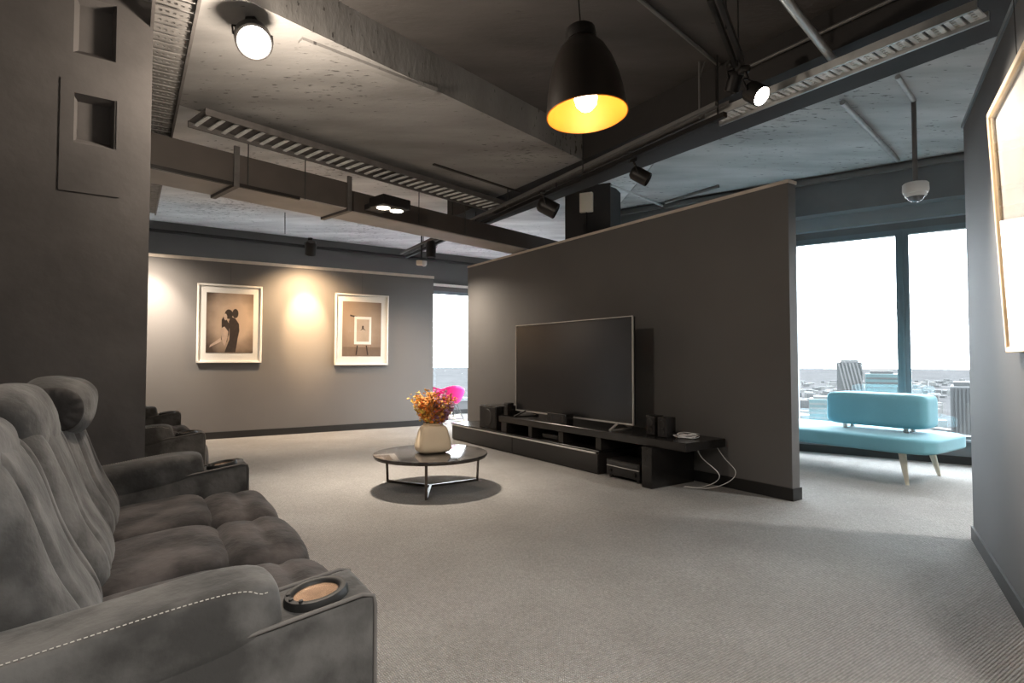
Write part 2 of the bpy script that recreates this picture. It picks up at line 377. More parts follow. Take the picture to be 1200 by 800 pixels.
# wide shallow beam running away to the right, dark beam above the partition
struct(MB().prism([GN * 3.06 + G * -5.0, GN * 3.06 + G * 4.85, gb(4.73, 3.9), GN * 4.73 + G * -5.0], ZB, ZC - .001).build('ceiling_beam_wide', M['beam']))
struct(MB().prism([-PN * 3.65 + PU * -3.6, -PN * 3.65 + PU * 7.0, -PN * 4.30 + PU * 7.0, -PN * 4.30 + PU * -3.6], ZB - .002, ZC - .002).build('ceiling_beam_dark', M['beam_dark']))
# form-board lines on the wide beam's underside: a raised lip along its edge
struct(MB().beam(atz(352, 46, ZB - .004), atz(510, 107, ZB - .004), .06, .03).build('trim_1', M['beam']))
struct(MB().beam(atz(508, 192, ZB - .004), atz(628, 231, ZB - .004), .03, .02).build('trim_2', M['beam_dark']))

# partition behind the television
struct(MB().slab(PR, PU, PL, -.11, 0, ZW).build('wall_partition', M['wall']))
struct(MB().slab(PR - PU * .008 + PN * .008, PU, PL + .016, -.126, ZW, ZW + .028).build('trim_3', M['rail']))
bb = MB().slab(PR - PU * .012 + PN * .012, PU, PL + .024, -.134, 0, .10)
struct(bb.build('baseboard_partition', M['skirt']))
# gallery wall
A0 = AP + AU * -1.35
struct(MB().slab(A0, AU, 1.35 + 3.53, .10, 0, 2.575).build('wall_gallery', M['wall_a']))
struct(MB().slab(A0 + AN * .012, AU, 1.35 + 3.54, .12, 2.575, 2.62).build('trim_4', M['rail']))
struct(MB().slab(A0 + AN * .012, AU, 1.35 + 3.54, .124, 0, .10).build('baseboard_gallery', M['skirt']))
# right wall panel (front face towards the room)
struct(MB().slab(RP, RU, 2.9, .12, 0, 2.66).build('wall_right', M['wall_r']))
struct(MB().slab(RP - RU * .006 + RN * .012, RU, 2.92, .144, 2.66, 2.685).build('trim_5', M['ledge']))
struct(MB().slab(RP - RU * .006 + RN * .012, RU, 2.92, .13, 0, .085).build('baseboard_right', M['skirt']))
# shell of the room
wall('wall_left', LP - LU * 3.75, LU, 9.6, .15, 0, ZC, M['shell'])
wall('wall_left_front', V(-1.6, -3), V(0, 1), 3.6, .15, 0, ZC, M['shell'])
wall('wall_back', V(6.2, -3), V(-1, 0), 7.9, .15, 0, ZC, M['shell'])
wall('wall_right_far', V(6.06, 5.6), V(0, -1), 8.7, .15, 0, ZC, M['shell'])
XP = V(1.28, 8.97); XU = V(.05, -4.79).normalized(); XN = V(-1, -.01).normalized()

# window walls ------------------------------------------------------
def window_wall(idx, P, U, N, s0, s1, sill, head, mulls, wname):
    """upstand, header and bulkhead with a long strip window between them"""
    o = -.16
    struct(MB().slab(P + U * s0, U, s1 - s0, .16, 0, sill).build('wall_%s_upstand' % wname, M['facade']))
    struct(MB().slab(P + U * s0, U, s1 - s0, .16, head, ZC).build('wall_%s_header' % wname, M['wall'] if idx == 2 else M['facade']))
    struct(MB().slab(P + U * s0 + N * .015, U, s1 - s0, .02, 0, .09).build('baseboard_%s' % wname, M['skirt']))
    w = bpy.data.objects.new('window_%d' % idx, None); COL.objects.link(w); w.location = P; w['kind'] = 'structure'
    L = lambda s, d, z: U * s - N * d + V(0, 0, z)
    fr = MB()
    fr.beam(L(s0, .05, sill + .03), L(s1, .05, sill + .03), .10, .06)
    fr.beam(L(s0, .05, head - .03), L(s1, .05, head - .03), .10, .06)
    fr.build('window_frame', M['win'], w)
    MB().beam(L(s0, .02, sill + .012), L(s1, .02, sill + .012), .16, .024).build('window_sill', M['ledge'], w)
    for s in mulls:
        mm = MB(); mm.beam(L(s, .05, sill), L(s, .05, head), .13, .105, up=N)
        mm.beam(L(s - .0, -.012, sill), L(s, -.012, head), .022, .03, up=N)
        mm.build('mullion', M['win'], w)
    es = [s0] + list(mulls) + [s1]
    for a, b in zip(es[:-1], es[1:]):
        MB().beam(L(a + .04, .06, (sill + head) / 2), L(b - .04, .06, (sill + head) / 2), .012, head - sill - .1).build('glass_pane', M['glass'], w)
    return w
window_wall(1, WP, WU, WN, -2.9, 3.05, .25, 2.66, (-2.4, -1.22, -.06, 1.12, 2.3), 'window_right')
struct(MB().slab(WP + WU * -2.9 + WN * .30, WU, 5.9, .29, 2.90, ZC).build('wall_bulkhead_right', M['facade']))
struct(MB().slab(WP + WU * -2.9 + WN * .10, WU, 5.9, .10, 2.74, 2.90).build('trim_6', M['ledge']))
struct(MB().beam(WP + WU * -2.9 + WN * .33 + V(0, 0, 3.29), WP + WU * 3 + WN * .33 + V(0, 0, 3.29), .05, .05).build('trim_7', M['pipe']))
window_wall(2, FP, FU, FN, -6.9, 3.1, .27, 2.58, (-5.2, -3.6, -2.0, -.6, .75, 2.0), 'window_far')
struct(MB().beam(FP + FU * -6 + FN * .03 + V(0, 0, 2.70), FP + FU * 3 + FN * .03 + V(0, 0, 2.70), .05, .05).build('trim_8', M['whiteframe']))

window_wall(3, XP, XU, XN, -4.75, -.05, .25, 2.66, (-3.6, -2.4, -1.2), 'window_corner')
# columns ---------------------------------------------------------------
CP = V(-1.955, 3.06); CU = V(-.815, -.58).normalized(); CN = V(.58, -.815).normalized()
def colpt(x, y):
    q = onplane(x, y, CP, CN); return (q - CP).dot(CU), q.z
a0, zt = colpt(137, 18); a1, zb = colpt(86, 54)
b0, yt = colpt(137, 128); b1_, yb = colpt(86, 160)
def column_mesh():
    m = MB(); D = .06
    xs = [0, a0, a1, 1.15]; hz = [(zb - .03, zt + .05), (yb - .03, yt + .04)]
    P = lambda a, d, z: CP + CU * a - CN * d + V(0, 0, z)
    zs = [0, hz[1][0], hz[1][1], hz[0][0], min(hz[0][1], ZC - .05), ZC]
    for i in range(3):
        for j in range(5):
            x0, x1, z0, z1 = xs[i], xs[i + 1], zs[j], zs[j + 1]
            if i == 1 and j in (1, 3):
                c = [P(x0, 0, z0), P(x1, 0, z0), P(x1, 0, z1), P(x0, 0, z1)]; e = .02
                d = [P(x0 + e, D, z0 + e * 2), P(x1 - e, D, z0 + e * 2), P(x1 - e, D, z1 - e), P(x0 + e, D, z1 - e)]
                m.add(c + d, [[4, 5, 6, 7]] + [[k, (k + 1) % 4, 4 + (k + 1) % 4, 4 + k] for k in range(4)])
            else: m.add([P(x0, 0, z0), P(x1, 0, z0), P(x1, 0, z1), P(x0, 0, z1)], [[0, 1, 2, 3]])
    T = .5
    m.add([P(0, 0, 0), P(0, T, 0), P(0, T, ZC), P(0, 0, ZC)], [[0, 1, 2, 3]])
    m.add([P(0, T, 0), P(1.15, T, 0), P(1.15, T, ZC), P(0, T, ZC)], [[0, 1, 2, 3]])
    m.add([P(1.15, 0, 0), P(1.15, T, 0), P(1.15, T, ZC), P(1.15, 0, ZC)], [[0, 1, 2, 3]])
    # shallow raised plate that frames the lower recess
    p0, pt = colpt(142, 106); p1, pb = colpt(68, 222)
    for (x0, x1, z0, z1) in ((p0, b0, pb, pt), (b1_, p1, pb, pt), (b0, b1_, pb, hz[1][0]), (b0, b1_, hz[1][1], pt)):
        q = [P(x0, -.004, z0), P(x1, -.004, z0), P(x1, -.004, z1), P(x0, -.004, z1)]; w = [P(x0, 0, z0), P(x1, 0, z0), P(x1, 0, z1), P(x0, 0, z1)]
        m.add(q + w, [[0, 1, 2, 3]] + [[k, (k + 1) % 4, 4 + (k + 1) % 4, 4 + k] for k in range(4)])
    return m
struct(column_mesh().build('column_left', M['column']))
K0 = V(.69, 7.38); K1 = V(1.235, 7.12); KU = (K1 - K0).normalized()
struct(MB().slab(K0, KU, (K1 - K0).length, .5, 0, ZC).build('column_middle', M['beam_dark']))

# ------------------------------------------------------------------ city beyond the windows
def city_mat():
    m = bpy.data.materials.new('hazy_city_ground'); m.use_nodes = True
    nt = m.node_tree; b = nt.nodes['Principled BSDF']; b.inputs['Roughness'].default_value = 1; b.inputs['Specular IOR Level'].default_value = 0
    tc = nd(nt, 'ShaderNodeTexCoord'); v = nd(nt, 'ShaderNodeTexVoronoi'); v.inputs['Scale'].default_value = 0.022
    n = nd(nt, 'ShaderNodeTexNoise'); n.inputs['Scale'].default_value = 0.003; n.inputs['Detail'].default_value = 6
    nt.links.new(tc.outputs['Object'], v.inputs['Vector']); nt.links.new(tc.outputs['Object'], n.inputs['Vector'])
    r = nd(nt, 'ShaderNodeValToRGB'); r.color_ramp.elements[0].color = (.024, .0245, .0255, 1); r.color_ramp.elements[1].color = (.047, .047, .048, 1)
    sp = nd(nt, 'ShaderNodeSeparateColor'); nt.links.new(v.outputs['Color'], sp.inputs[0])
    ad = nd(nt, 'ShaderNodeMath', operation='MULTIPLY_ADD'); ad.inputs[1].default_value = .6; ad.inputs[2].default_value = 0
    nt.links.new(sp.outputs[0], ad.inputs[0]); a2 = nd(nt, 'ShaderNodeMath', operation='MULTIPLY_ADD'); a2.inputs[1].default_value = .5
    nt.links.new(n.outputs['Fac'], a2.inputs[0]); nt.links.new(ad.outputs[0], a2.inputs[2])
    nt.links.new(a2.outputs[0], r.inputs[0]); nt.links.new(r.outputs[0], b.inputs['Base Color']); return m
M['city'] = city_mat()
M['tw_glass'] = mat('reflection_teal_curtain_wall', (0.008, 0.026, 0.029), .6, var=.2, vscale=.06)  # teal is the bench's reflection in the window, put into the tower colour
M['tw_grey'] = mat('hazy_grey_curtain_wall', (0.013, 0.015, 0.016), .7, var=.2, vscale=.15, stretch=(3, 3, .05))
M['tw_dark'] = mat('slate_window_band', (0.008, 0.010, 0.011), .7, var=.2, vscale=.1)
M['tw_white'] = mat('pale_fin', (0.034, 0.036, 0.036), .7, var=.05)
GZ = -150.0
def ring_ground():
    m = MB(); n = 48; rr = [60, 400, 1500, 4000, 11000]
    vs = [V(r * math.cos(2 * math.pi * k / n), r * math.sin(2 * math.pi * k / n), GZ) for r in rr for k in range(n)]
    fs = [[i * n + k, i * n + (k + 1) % n, (i + 1) * n + (k + 1) % n, (i + 1) * n + k] for i in range(len(rr) - 1) for k in range(n)]
    fs.append(list(range(n))); return m.add(vs, fs)
struct(ring_ground().build('ground_city', M['city']))
lr = MB()
for i in range(420):
    d = random.uniform(700, 3800); x = d * random.uniform(.36, .95); s = random.uniform(14, 46); h = random.uniform(6, 26)
    lr.box((x, d, GZ + h / 2), (s, random.uniform(14, 40), h), rot=Matrix.Rotation(random.uniform(0, 1.5), 3, 'Z'), mi=random.choice((0, 0, 1)))
tag(lr.build('low_rise_buildings', [M['tw_white'], M['tw_grey']]), 'pale low-rise rooftops spread over the hazy city far below the window', 'buildings', kind='stuff')
def tower(name, label, x0, x1, ytop, d, depth, face, band, fins=0, slant=0, capm=None):
    xa = (x0 - 600) / F * d; xb = (x1 - 600) / F * d; zt = atd((x0 + x1) / 2, ytop, d).z; an = math.atan2((xa + xb) / 2, d); w = (xb - xa) * math.cos(an)
    t = thing(name, label, 'skyscraper', ((xa + xb) / 2 + depth / 2 * math.sin(an), d + depth / 2 * math.cos(an), GZ), -an)
    hgt = zt - GZ
    MB().box((0, 0, hgt / 2), (w, depth, hgt), .4, 1).build('tower_body', face, t)
    f = MB()
    if fins:
        for k in range(fins):
            x = -w / 2 + w * (k + .5) / fins
            f.beam(V(x, -depth / 2 - .3, hgt - 1), V(x + slant * w, -depth / 2 - .3, hgt - 40), w / fins * .45, 1.2, up=V(0, 1, 0))
    else:
        for k in range(10): f.box((0, -depth / 2 - .1, hgt - 4 - k * 4.2), (w * .96, .4, 1.5))
    f.build('facade_fins' if fins else 'window_band', band, t)
    MB().box((0, 0, hgt + 1.2), (w * .7, depth * .6, 2.4)).build('roof_plant', capm or band, t)
    return t
tower('office_tower', 'round-topped grey tower with diagonal white fins seen through the left pane', 980, 1010, 424, 620, 28, M['tw_dark'], M['tw_white'], 7, .35)
tower('office_tower', 'wide glass tower tinted with the teal bench reflection, right beside the diagonally finned tower', 1013, 1052, 438, 520, 30, M['tw_glass'], M['tw_dark'])
tower('office_tower', 'low block tinted with the teal bench reflection, left of the turquoise bench backrest', 947, 979, 468, 520, 30, M['tw_glass'], M['tw_white'])
tower('office_tower', 'dark grey ribbed tower at the right edge of the window', 1112, 1140, 453, 330, 30, M['tw_grey'], M['tw_dark'], 6, 0)

# ------------------------------------------------------------------ sofas
def wrinkle(amp, fx, seed, axis='y'):
    def fn(p, q):
        n = noise.noise(Vector((q.x * fx[0] + seed, q.y * fx[1], q.z * fx[2]))) + .5 * noise.noise(Vector((q.x * fx[0] * 2.3 + seed, q.y * fx[1] * 2.1, q.z * fx[2] * 2)))
        return q + p.normalized() * amp * n
    return fn
SL = math.radians(-8)
def make_sofa(label, loc, rotz):
    t = thing('recliner_sofa', label, 'sofa', loc, rotz)
    MB().box((1.075, .52, .17), (1.80, .84, .26), .02).build('base', M['suede2'], t)
    MB().box((1.075, .93, .40), (1.80, .14, .72), .04, 3).build('back_panel', M['suede'], t)
    for ax, side in ((.08, -1), (2.07, 1)):
        a = MB()
        prof = [(0, .03), (0, .60), (.985, .465), (.985, .03)]
        bm = bmesh.new()
        vs = [bm.verts.new((ax + sx * .10, y, z)) for sx in (-1, 1) for y, z in prof]
        bm.faces.new(vs[:4]); bm.faces.new(vs[4:][::-1])
        for k in range(4): bm.faces.new([vs[k], vs[(k + 1) % 4], vs[4 + (k + 1) % 4], vs[4 + k]])
        bmesh.ops.recalc_face_normals(bm, faces=bm.faces[:])
        bmesh.ops.bevel(bm, geom=bm.edges[:], offset=.016, segments=3, affect='EDGES', profile=.5)
        a.bm(bm); arm = a.build('armrest', M['suede'], t, 45)
        pp = MB()
        for sx in (-1, 1):
            x = ax + sx * .095
            pp.tube([(x, -.001, .06), (x, -.001, .57), (x, .004, .592), (x, .03, .599), (x, .5, .535), (x, .97, .47)], .005, 8)
        pp.build('piping', M['suede_light'], arm, 60)
        rot = Matrix.Rotation(SL, 3, 'X'); pc = Vector((ax, .60, .555)); ph = (.108, .40, .075)
        MB().pillow(pc, ph, 5, 16, rot, wrinkle(.004, (6, 5, 6), ax)).build('arm_pad', M['suede'], arm, 80)
        st = MB()
        for sx in ((-1,) if side < 0 else (1,)):
            px_ = .84 * sx; pts = []
            for i in range(75):
                py = -.93 + 1.86 * i / 74; zz = (1 - abs(px_) ** 5 - min(abs(py) ** 5, .55)) ** .2
                pts.append(pc + rot @ Vector((px_ * ph[0], py * ph[1], zz * ph[2] + .0035)))
            for i in range(0, 73): 
                A_, B_ = pts[i], pts[i + 1]; st.tube([A_, A_.lerp(B_, .62)], .0011, 5)
        st.build('stitching', M['thread'], arm)
        cy, cx = .115, ax - .012; cz = .60 - .137 * cy
        cup = MB(); R = Matrix.Rotation(SL, 3, 'X')
        cup.lathe([(.050, .0), (.052, .014), (.060, .020), (.070, .018), (.074, .008), (.074, -.004)], 40, (cx, cy, cz), R @ Vector((0, 0, 1)))
        for k in range(3):
            aa = math.radians(75 + 30 * k); cup.lathe([(.0001, .0235), (.005, .023), (.006, .018)], 12, Vector((cx, cy, cz)) + R @ Vector((.061 * math.cos(aa), .061 * math.sin(aa), 0)), R @ Vector((0, 0, 1)))
        cu = cup.build('cup_holder', M['matteblack'], arm, 50)
        MB().lathe([(.0001, .004), (.03, .0045), (.050, .005), (.0515, .010)], 36, (cx, cy, cz), R @ Vector((0, 0, 1))).build('cup_base', M['amber'], arm, 50)
    w = 1.79 / 3
    for i in range(3):
        xc = .18 + w * (i + .5); sd = i * 7.3 + 1
        def fr(p, q, sd=sd):
            q = wrinkle(.010, (3, 9, 6), sd)(p, q)
            if p.z > .2: q.z += -.010 * math.exp(-((q.y + .01) / .02) ** 2)     # seam across the bolster
            return q
        MB().pillow((xc, .085, .335), (w / 2 + .001, .155, .155), 4, 18, None, fr).build('footrest_cushion', M['suede2'], t, 80)
        MB().box((xc, .02, .15), (w - .01, .05, .24), .02, 2).build('footrest_panel', M['suede2'], t, 50)
        MB().pillow((xc, .43, .375), (w / 2 + .001, .235, .105), 4.5, 18, Matrix.Rotation(math.radians(-7), 3, 'X'), wrinkle(.009, (7, 4, 5), sd + 3)).build('seat_cushion', M['suede2'], t, 80)
        def bk(p, q, sd=sd):
            q = wrinkle(.008, (7, 5, 3), sd + 9)(p, q)
            if p.y < 0:
                for gx in (-.46, .46): q.y += .024 * math.exp(-((p.x - gx) / .05) ** 2)
                q.y -= .03 * math.exp(-((p.z + .55) / .35) ** 2)
            return q
        MB().pillow((xc, .755, .64), (w / 2 + .002, .125, .33), 4, 34, Matrix.Rotation(math.radians(-17), 3, 'X'), bk).build('backrest', M['suede'], t, 80)
        hy, hz, tl = ((.85, .885, -8), (.84, .935, -8), (.765, .958, 4))[i]
        hr = MB().pillow((xc, hy, hz), (.268, .126, (.135, .135, .120)[i]), 2.7, 20, Matrix.Rotation(math.radians(tl), 3, 'X'), wrinkle(.010, (7, 7, 7), sd + 4)).build('headrest', M['suede'], t, 80)
        for sx in (() if i == 1 else (-1,)):
            e = MB()
            def rad(p, q):
                an = math.atan2(q.z, q.y); rr = math.hypot(q.y, q.z); q.x += sx * .004 * math.sin(an * 13) * min(1, rr / .05); return q
            e.pillow((xc + sx * .243, hy - .008, hz), (.030, .092, .086), 2.2, 14, Matrix.Rotation(math.radians(tl), 3, 'X'), rad).build('end_cap', M['suede_dark'], hr, 80)
    for x in (.1, 2.05):
        for y in (.08, .9): MB().lathe([(.025, 0), (.03, .03)], 14, (x, y, 0)).build('foot', M['blackplastic'], t, 40)
    return t
SROT = math.atan2(.842, -.54)
sofa1 = make_sofa('large grey suede recliner sofa in the foreground with copper-lined cup holder', (-.333, 1.388, 0), SROT)
s2 = atz(240, 506, .6)
dup(sofa1, (s2.x, s2.y, 0), SROT + math.radians(2), 'grey recliner sofa half hidden behind the rough column, below the couple picture')

# ------------------------------------------------------------------ coffee table, vase, dried flowers
TC = V(-.734, 5.20)
ct = thing('coffee_table', 'low round coffee table with dark marble top on three black legs', 'coffee table', TC, math.atan2(-.53, .035))
MB().lathe([(.0001, .288), (.50, .288), (.510, .292), (.512, .300), (.508, .309), (.50, .311), (.0001, .311)], 72).build('tabletop', M['marble'], ct, 40)
MB().lathe([(.44, .278), (.50, .278), (.50, .289), (.44, .289), (.44, .278)], 60).build('rim', M['bronze'], ct, 40)
for k in range(3):
    a = 2 * math.pi * k / 3; d = V(math.cos(a), math.sin(a))
    lg = MB(); lg.beam(d * .50 + V(0, 0, .29), d * .485 + V(0, 0, .0), .022, .012, up=d); lg.beam(d * .49 + V(0, 0, .010), V(0, 0, .010), .022, .02)
    lg.build('leg', M['bronze'], ct)
vz = .311
vs_ = thing('vase', 'cream tapered ceramic vase on the round coffee table', 'vase', (TC.x + .02, TC.y - .0, vz), math.radians(28))
def vase_fn(p, q):
    s = 1.0 - .33 * max(0, (p.z + 1) / 2) ** 1.25; return Vector((q.x * s, q.y * s, q.z))
MB().pillow((0, 0, .128), (.162, .122, .128), 5, 16, None, vase_fn).build('vase_body', M['cream'], vs_, 70)
MB().lathe([(.075, .250), (.090, .256), (.086, .262), (.070, .262), (.066, .250)], 32).build('lip', M['cream'], vs_, 50)
bq = thing('dried_bouquet', 'bouquet of dried orange, amber and mauve flowers in the cream vase', 'flowers', (TC.x + .02, TC.y, vz + .255), 0)
pal = ['orange', 'orange', 'amberp', 'amberp', 'rust', 'yellow', 'purple', 'orange', 'purple', 'amberp']
for k in range(92):
    side = -1 if k % 2 else 1
    az = random.uniform(0, 2 * math.pi); tilt = random.uniform(.10, .50); L = random.uniform(.19, .31)
    dirv = V(side * .32 + math.sin(tilt) * math.cos(az) * .85, math.sin(tilt) * math.sin(az) * .8, math.cos(tilt)).normalized()
    base = V(random.uniform(-.05, .05), random.uniform(-.04, .04), -.06); tip = base + dirv * (L + .06)
    sp = MB(); sp.tube([base, base.lerp(tip, .55) + V(0, 0, .004), tip], .0022, 5)
    for j in range(20):
        f = random.uniform(.36, 1.06); c = base.lerp(tip, f) + V(random.gauss(0, .014), random.gauss(0, .014), random.gauss(0, .012))
        r = random.uniform(.007, .015) * (1.25 - .4 * f); bm = bmesh.new(); bmesh.ops.create_icosphere(bm, subdivisions=1, radius=r)
        R = Matrix.Rotation(random.uniform(0, 6), 3, 'Z') @ Matrix.Rotation(random.uniform(0, 3), 3, 'X')
        for v in bm.verts: v.co = R @ Vector((v.co.x * 1.4, v.co.y, v.co.z * .4)) + c
        sp.bm(bm, 1)
    sp.build('flower_spray', [M['stem'], M[pal[k % 10]]], bq, 50)

# ------------------------------------------------------------------ pink rocking chairs by the far window
def make_rocker(label, loc, rotz):
    t = thing('rocking_chair', label, 'chair', loc, rotz, 'pink rocking chairs')
    m = MB(); n, r_ = 40, 12; vs, fs = [], []
    for i in range(r_ + 1):
        f = i / r_
        for k in range(n):
            a = 2 * math.pi * k / n; back = max(0, math.cos(a)); arm = abs(math.sin(a))
            top = .10 + .13 * arm ** 2 + .24 * back ** 2; R = .10 + .19 * f ** .6
            vs.append(V(R * math.cos(a) * 1.0 + (.05 * back * f ** 2), R * math.sin(a) * 1.05, .34 + top * f ** 2.0))
    for i in range(r_):
        for k in range(n): fs.append([i * n + k, i * n + (k + 1) % n, (i + 1) * n + (k + 1) % n, (i + 1) * n + k])
    fs.append(list(range(n))[::-1]); m.add(vs, fs); o = m.build('seat_shell', M['pink'], t, 80)
    md = o.modifiers.new('thick', 'SOLIDIFY'); md.thickness = .012
    w = MB()
    for sy in (-1, 1):
        for sx in (-1, 1): w.tube([(sx * .10, sy * .12, .36), (sx * .24, sy * .2, .08)], .007, 8); w.tube([(sx * -.06, sy * .10, .36), (sx * .24, sy * .2, .08)], .005, 8)
    w.tube([(.24, -.2, .08), (.24, .2, .08)], .006, 8); w.tube([(-.24, -.2, .08), (-.24, .2, .08)], .006, 8)
    w.build('wire_base', M['wire'], t, 60)
    for sy in (-1, 1):
        MB().tube([(x, sy * .2, .022 + .32 * x * x) for x in [(-.36 + .06 * i) for i in range(13)]], .018, 10).build('rocker', M['palewood'], t, 60)
    return t
rk = make_rocker('pink shell rocking chair with pale rockers nearest the far window', (-1.17, 10.5, 0), math.radians(-62))
dup(rk, (-1.43, 11.36, 0), math.radians(-150), 'pink shell rocking chair mostly hidden behind the dried bouquet')

# ------------------------------------------------------------------ media console and what stands on it
PROT = math.atan2(PU.y, PU.x)
# console frame: local x = along the partition away from the camera, local y = out from the wall
def PT(t, n, z=0): return PR + PU * t + PN * n + V(0, 0, z)
con = thing('media_console', 'long low black media console below the television with silver drawer trim', 'console', PT(0, 0), PROT)
def cbox(name, t0, t1, n0, n1, z0, z1, m, r=.004, parent=con):
    # PN is to the left of PU, so local +y points out from the wall
    return MB().box(((t0 + t1) / 2, (n0 + n1) / 2, (z0 + z1) / 2), (t1 - t0, n1 - n0, z1 - z0), r, 1).build(name, m, parent)
cbox('plinth', 1.68, 4.75, .03, .57, .0, .222, M['satin'])
cbox('plinth_top', 1.66, 4.77, .025, .595, .222, .238, M['gloss'], .003)
df = cbox('drawer_front', 1.68, 3.2, .57, .585, .012, .205, M['gloss'], .002)
df2 = cbox('drawer_front', 3.21, 4.75, .57, .585, .012, .205, M['gloss'], .002)
cbox('trim_strip', 1.70, 4.74, .585, .600, .205, .219, M['trim'], .001)
cbox('shelf_top', .60, 3.52, .03, .575, .365, .44, M['gloss'], .004)
cbox('end_panel', .93, 1.05, .05, .63, .0, .365, M['gloss'], .004)
for a, b in ((3.40, 3.52), (2.86, 2.93), (2.28, 2.36), (1.68, 1.76)): cbox('divider', a, b, .05, .54, .238, .365, M['satin'], .003)
cbox('back_board', 1.05, 3.5, .035, .05, .24, .365, M['satin'], .002)
# television
tv = thing('television', 'large black flat screen television with thin silver edge on the black console', 'television', PT(2.40, .36, .44), PROT)
MB().box((0, 0, .60), (2.02, .045, 1.07), .008, 2).build('body', M['blackplastic'], tv)
MB().box((0, .0235, .605), (1.99, .004, 1.03), .001, 1).build('screen', M['screen'], tv)
bz = MB()
bz.box((0, .02, 1.137), (2.03, .014, .008)); bz.box((0, .02, .070), (2.03, .014, .016)); bz.box((-1.012, .02, .60), (.010, .016, 1.07)); bz.box((1.012, .02, .60), (.008, .014, 1.07))
bz.build('bezel', M['trim'], tv)
for sx in (-1, 1):
    ft = MB(); ft.beam((sx * .80, .0, .08), (sx * .84, .17, .008), .022, .014); ft.beam((sx * .80, .0, .08), (sx * .80, -.17, .008), .022, .014); ft.beam((sx * .84, .17, .007), (sx * .80, -.17, .007), .018, .012)
    ft.build('foot', M['trim'] if sx < 0 else M['blackmetal'], tv)
# sound system
def speaker_box(name, label, t, n, z, s, cat='speaker', yaw=0, group=None, drv=((0, .5, .35),)):
    o = thing(name, label, cat, PT(t, n, z), PROT + yaw, group)
    MB().box((0, 0, s[2] / 2), s, .006, 2).build('cabinet', M['gloss'], o, 40)
    MB().box((0, s[1] / 2 + .002, s[2] / 2), (s[0] * .9, .006, s[2] * .9), .002, 1).build('grille', M['speaker'], o)
    for fx, fz, fr_ in drv: MB().lathe([(.0001, .004), (fr_ * .5 * min(s[0], s[2]), .002), (fr_ * min(s[0], s[2]), .007), (fr_ * 1.05 * min(s[0], s[2]), 0)], 24, (fx * s[0], s[1] / 2 + .003, fz * s[2]), (0, 1, 0)).build('driver', M['blackplastic'], o, 40)
    return o
sw = speaker_box('subwoofer', 'black cube subwoofer at the far left end of the console', 3.86, .34, .2385, (.42, .38, .30), 'subwoofer')
MB().box((-.14, .0, .302), (.20, .22, .006), .002, 1).build('top_panel', M['screen'], sw)
speaker_box('small_speaker', 'tiny black upright speaker beside the subwoofer', 3.462, .46, .44, (.09, .09, .16), drv=((0, .6, .3),))
speaker_box('centre_speaker', 'low black centre speaker under the television screen', 2.38, .50, .44, (.34, .10, .115), drv=((-.3, .5, .3), (.3, .5, .3)))
speaker_box('satellite_speaker', 'left black speaker of the pair at the right end of the console', 1.13, .36, .44, (.11, .12, .185), drv=((0, .65, .32), (0, .3, .25)))
speaker_box('satellite_speaker', 'right black speaker of the pair, beside the white cable coil', .955, .40, .44, (.11, .12, .185), drv=((0, .65, .32), (0, .3, .25)))
rv = thing('av_receiver', 'black receiver with silver line standing on the carpet under the console', 'receiver', PT(1.35, .42, .0), PROT)
MB().box((0, 0, .105), (.44, .30, .15), .006, 2).build('case', M['blackplastic'], rv)
MB().box((0, .152, .118), (.43, .006, .006), .001, 1).build('silver_line', M['trim'], rv)
MB().box((0, .152, .150), (.40, .006, .034), .002, 1).build('display', M['screen'], rv)
for x in (-.16, .16): MB().lathe([(.0001, .016), (.018, .015), (.02, 0)], 20, (x, .15, .075), (0, 1, 0)).build('knob', M['blackmetal'], rv, 40)
for x in (-.18, .18):
    for y in (-.12, .12): MB().lathe([(.02, 0), (.02, .032)], 12, (x, y, 0)).build('foot', M['blackplastic'], rv)
bx = thing('media_player', 'slim dark media player in the middle opening of the console', 'player', PT(2.60, .36, .238), PROT)
MB().box((0, 0, .03), (.30, .22, .05), .005, 2).build('case', M['blackplastic'], bx); MB().box((0, .111, .03), (.26, .003, .02)).build('display', M['screen'], bx)
coil = MB()
for k in range(5):
    r = .075 + .008 * ((k * 7) % 5); coil.tube([(r * math.cos(a) + .02 * math.sin(k * 2.1), .62 * r * math.sin(a) + .014 * math.cos(k * 1.7), .006 + .008 * k + .006 * math.sin(2 * a + k)) for a in [2 * math.pi * i / 28 for i in range(29)]], .0032, 6)
co = coil.build('cable_coil', M['whitecable'], None, 60); co.location = PT(.78, .34, .442); tag(co, 'loose coil of white cable on the right end of the console', 'cable')
def cable(name, label, pts, r=.0029):
    q = []
    P_ = [Vector(p) for p in pts]
    for i in range(len(P_) - 1):
        p0, p1, p2, p3 = P_[max(i - 1, 0)], P_[i], P_[i + 1], P_[min(i + 2, len(P_) - 1)]
        for j in range(8):
            t = j / 8; q.append(.5 * ((2 * p1) + (p2 - p0) * t + (2 * p0 - 5 * p1 + 4 * p2 - p3) * t * t + (3 * p1 - p0 - 3 * p2 + p3) * t ** 3))
    q.append(P_[-1]); return tag(MB().tube(q, r, 7).build(name, M['whitecable'], None, 60), label, 'cable')
cable('white_cable', 'left white cable looping down from the console end to the carpet', [PT(.70, .30, .36), PT(.66, .28, .28), PT(.52, .25, .17), PT(.55, .24, .09), PT(.70, .27, .015), PT(.84, .30, .006)])
cable('white_cable', 'right white cable looping down from the console end near the skirting', [PT(.62, .12, .36), PT(.54, .13, .28), PT(.42, .15, .19), PT(.46, .18, .10), PT(.62, .24, .02), PT(.82, .34, .006)])

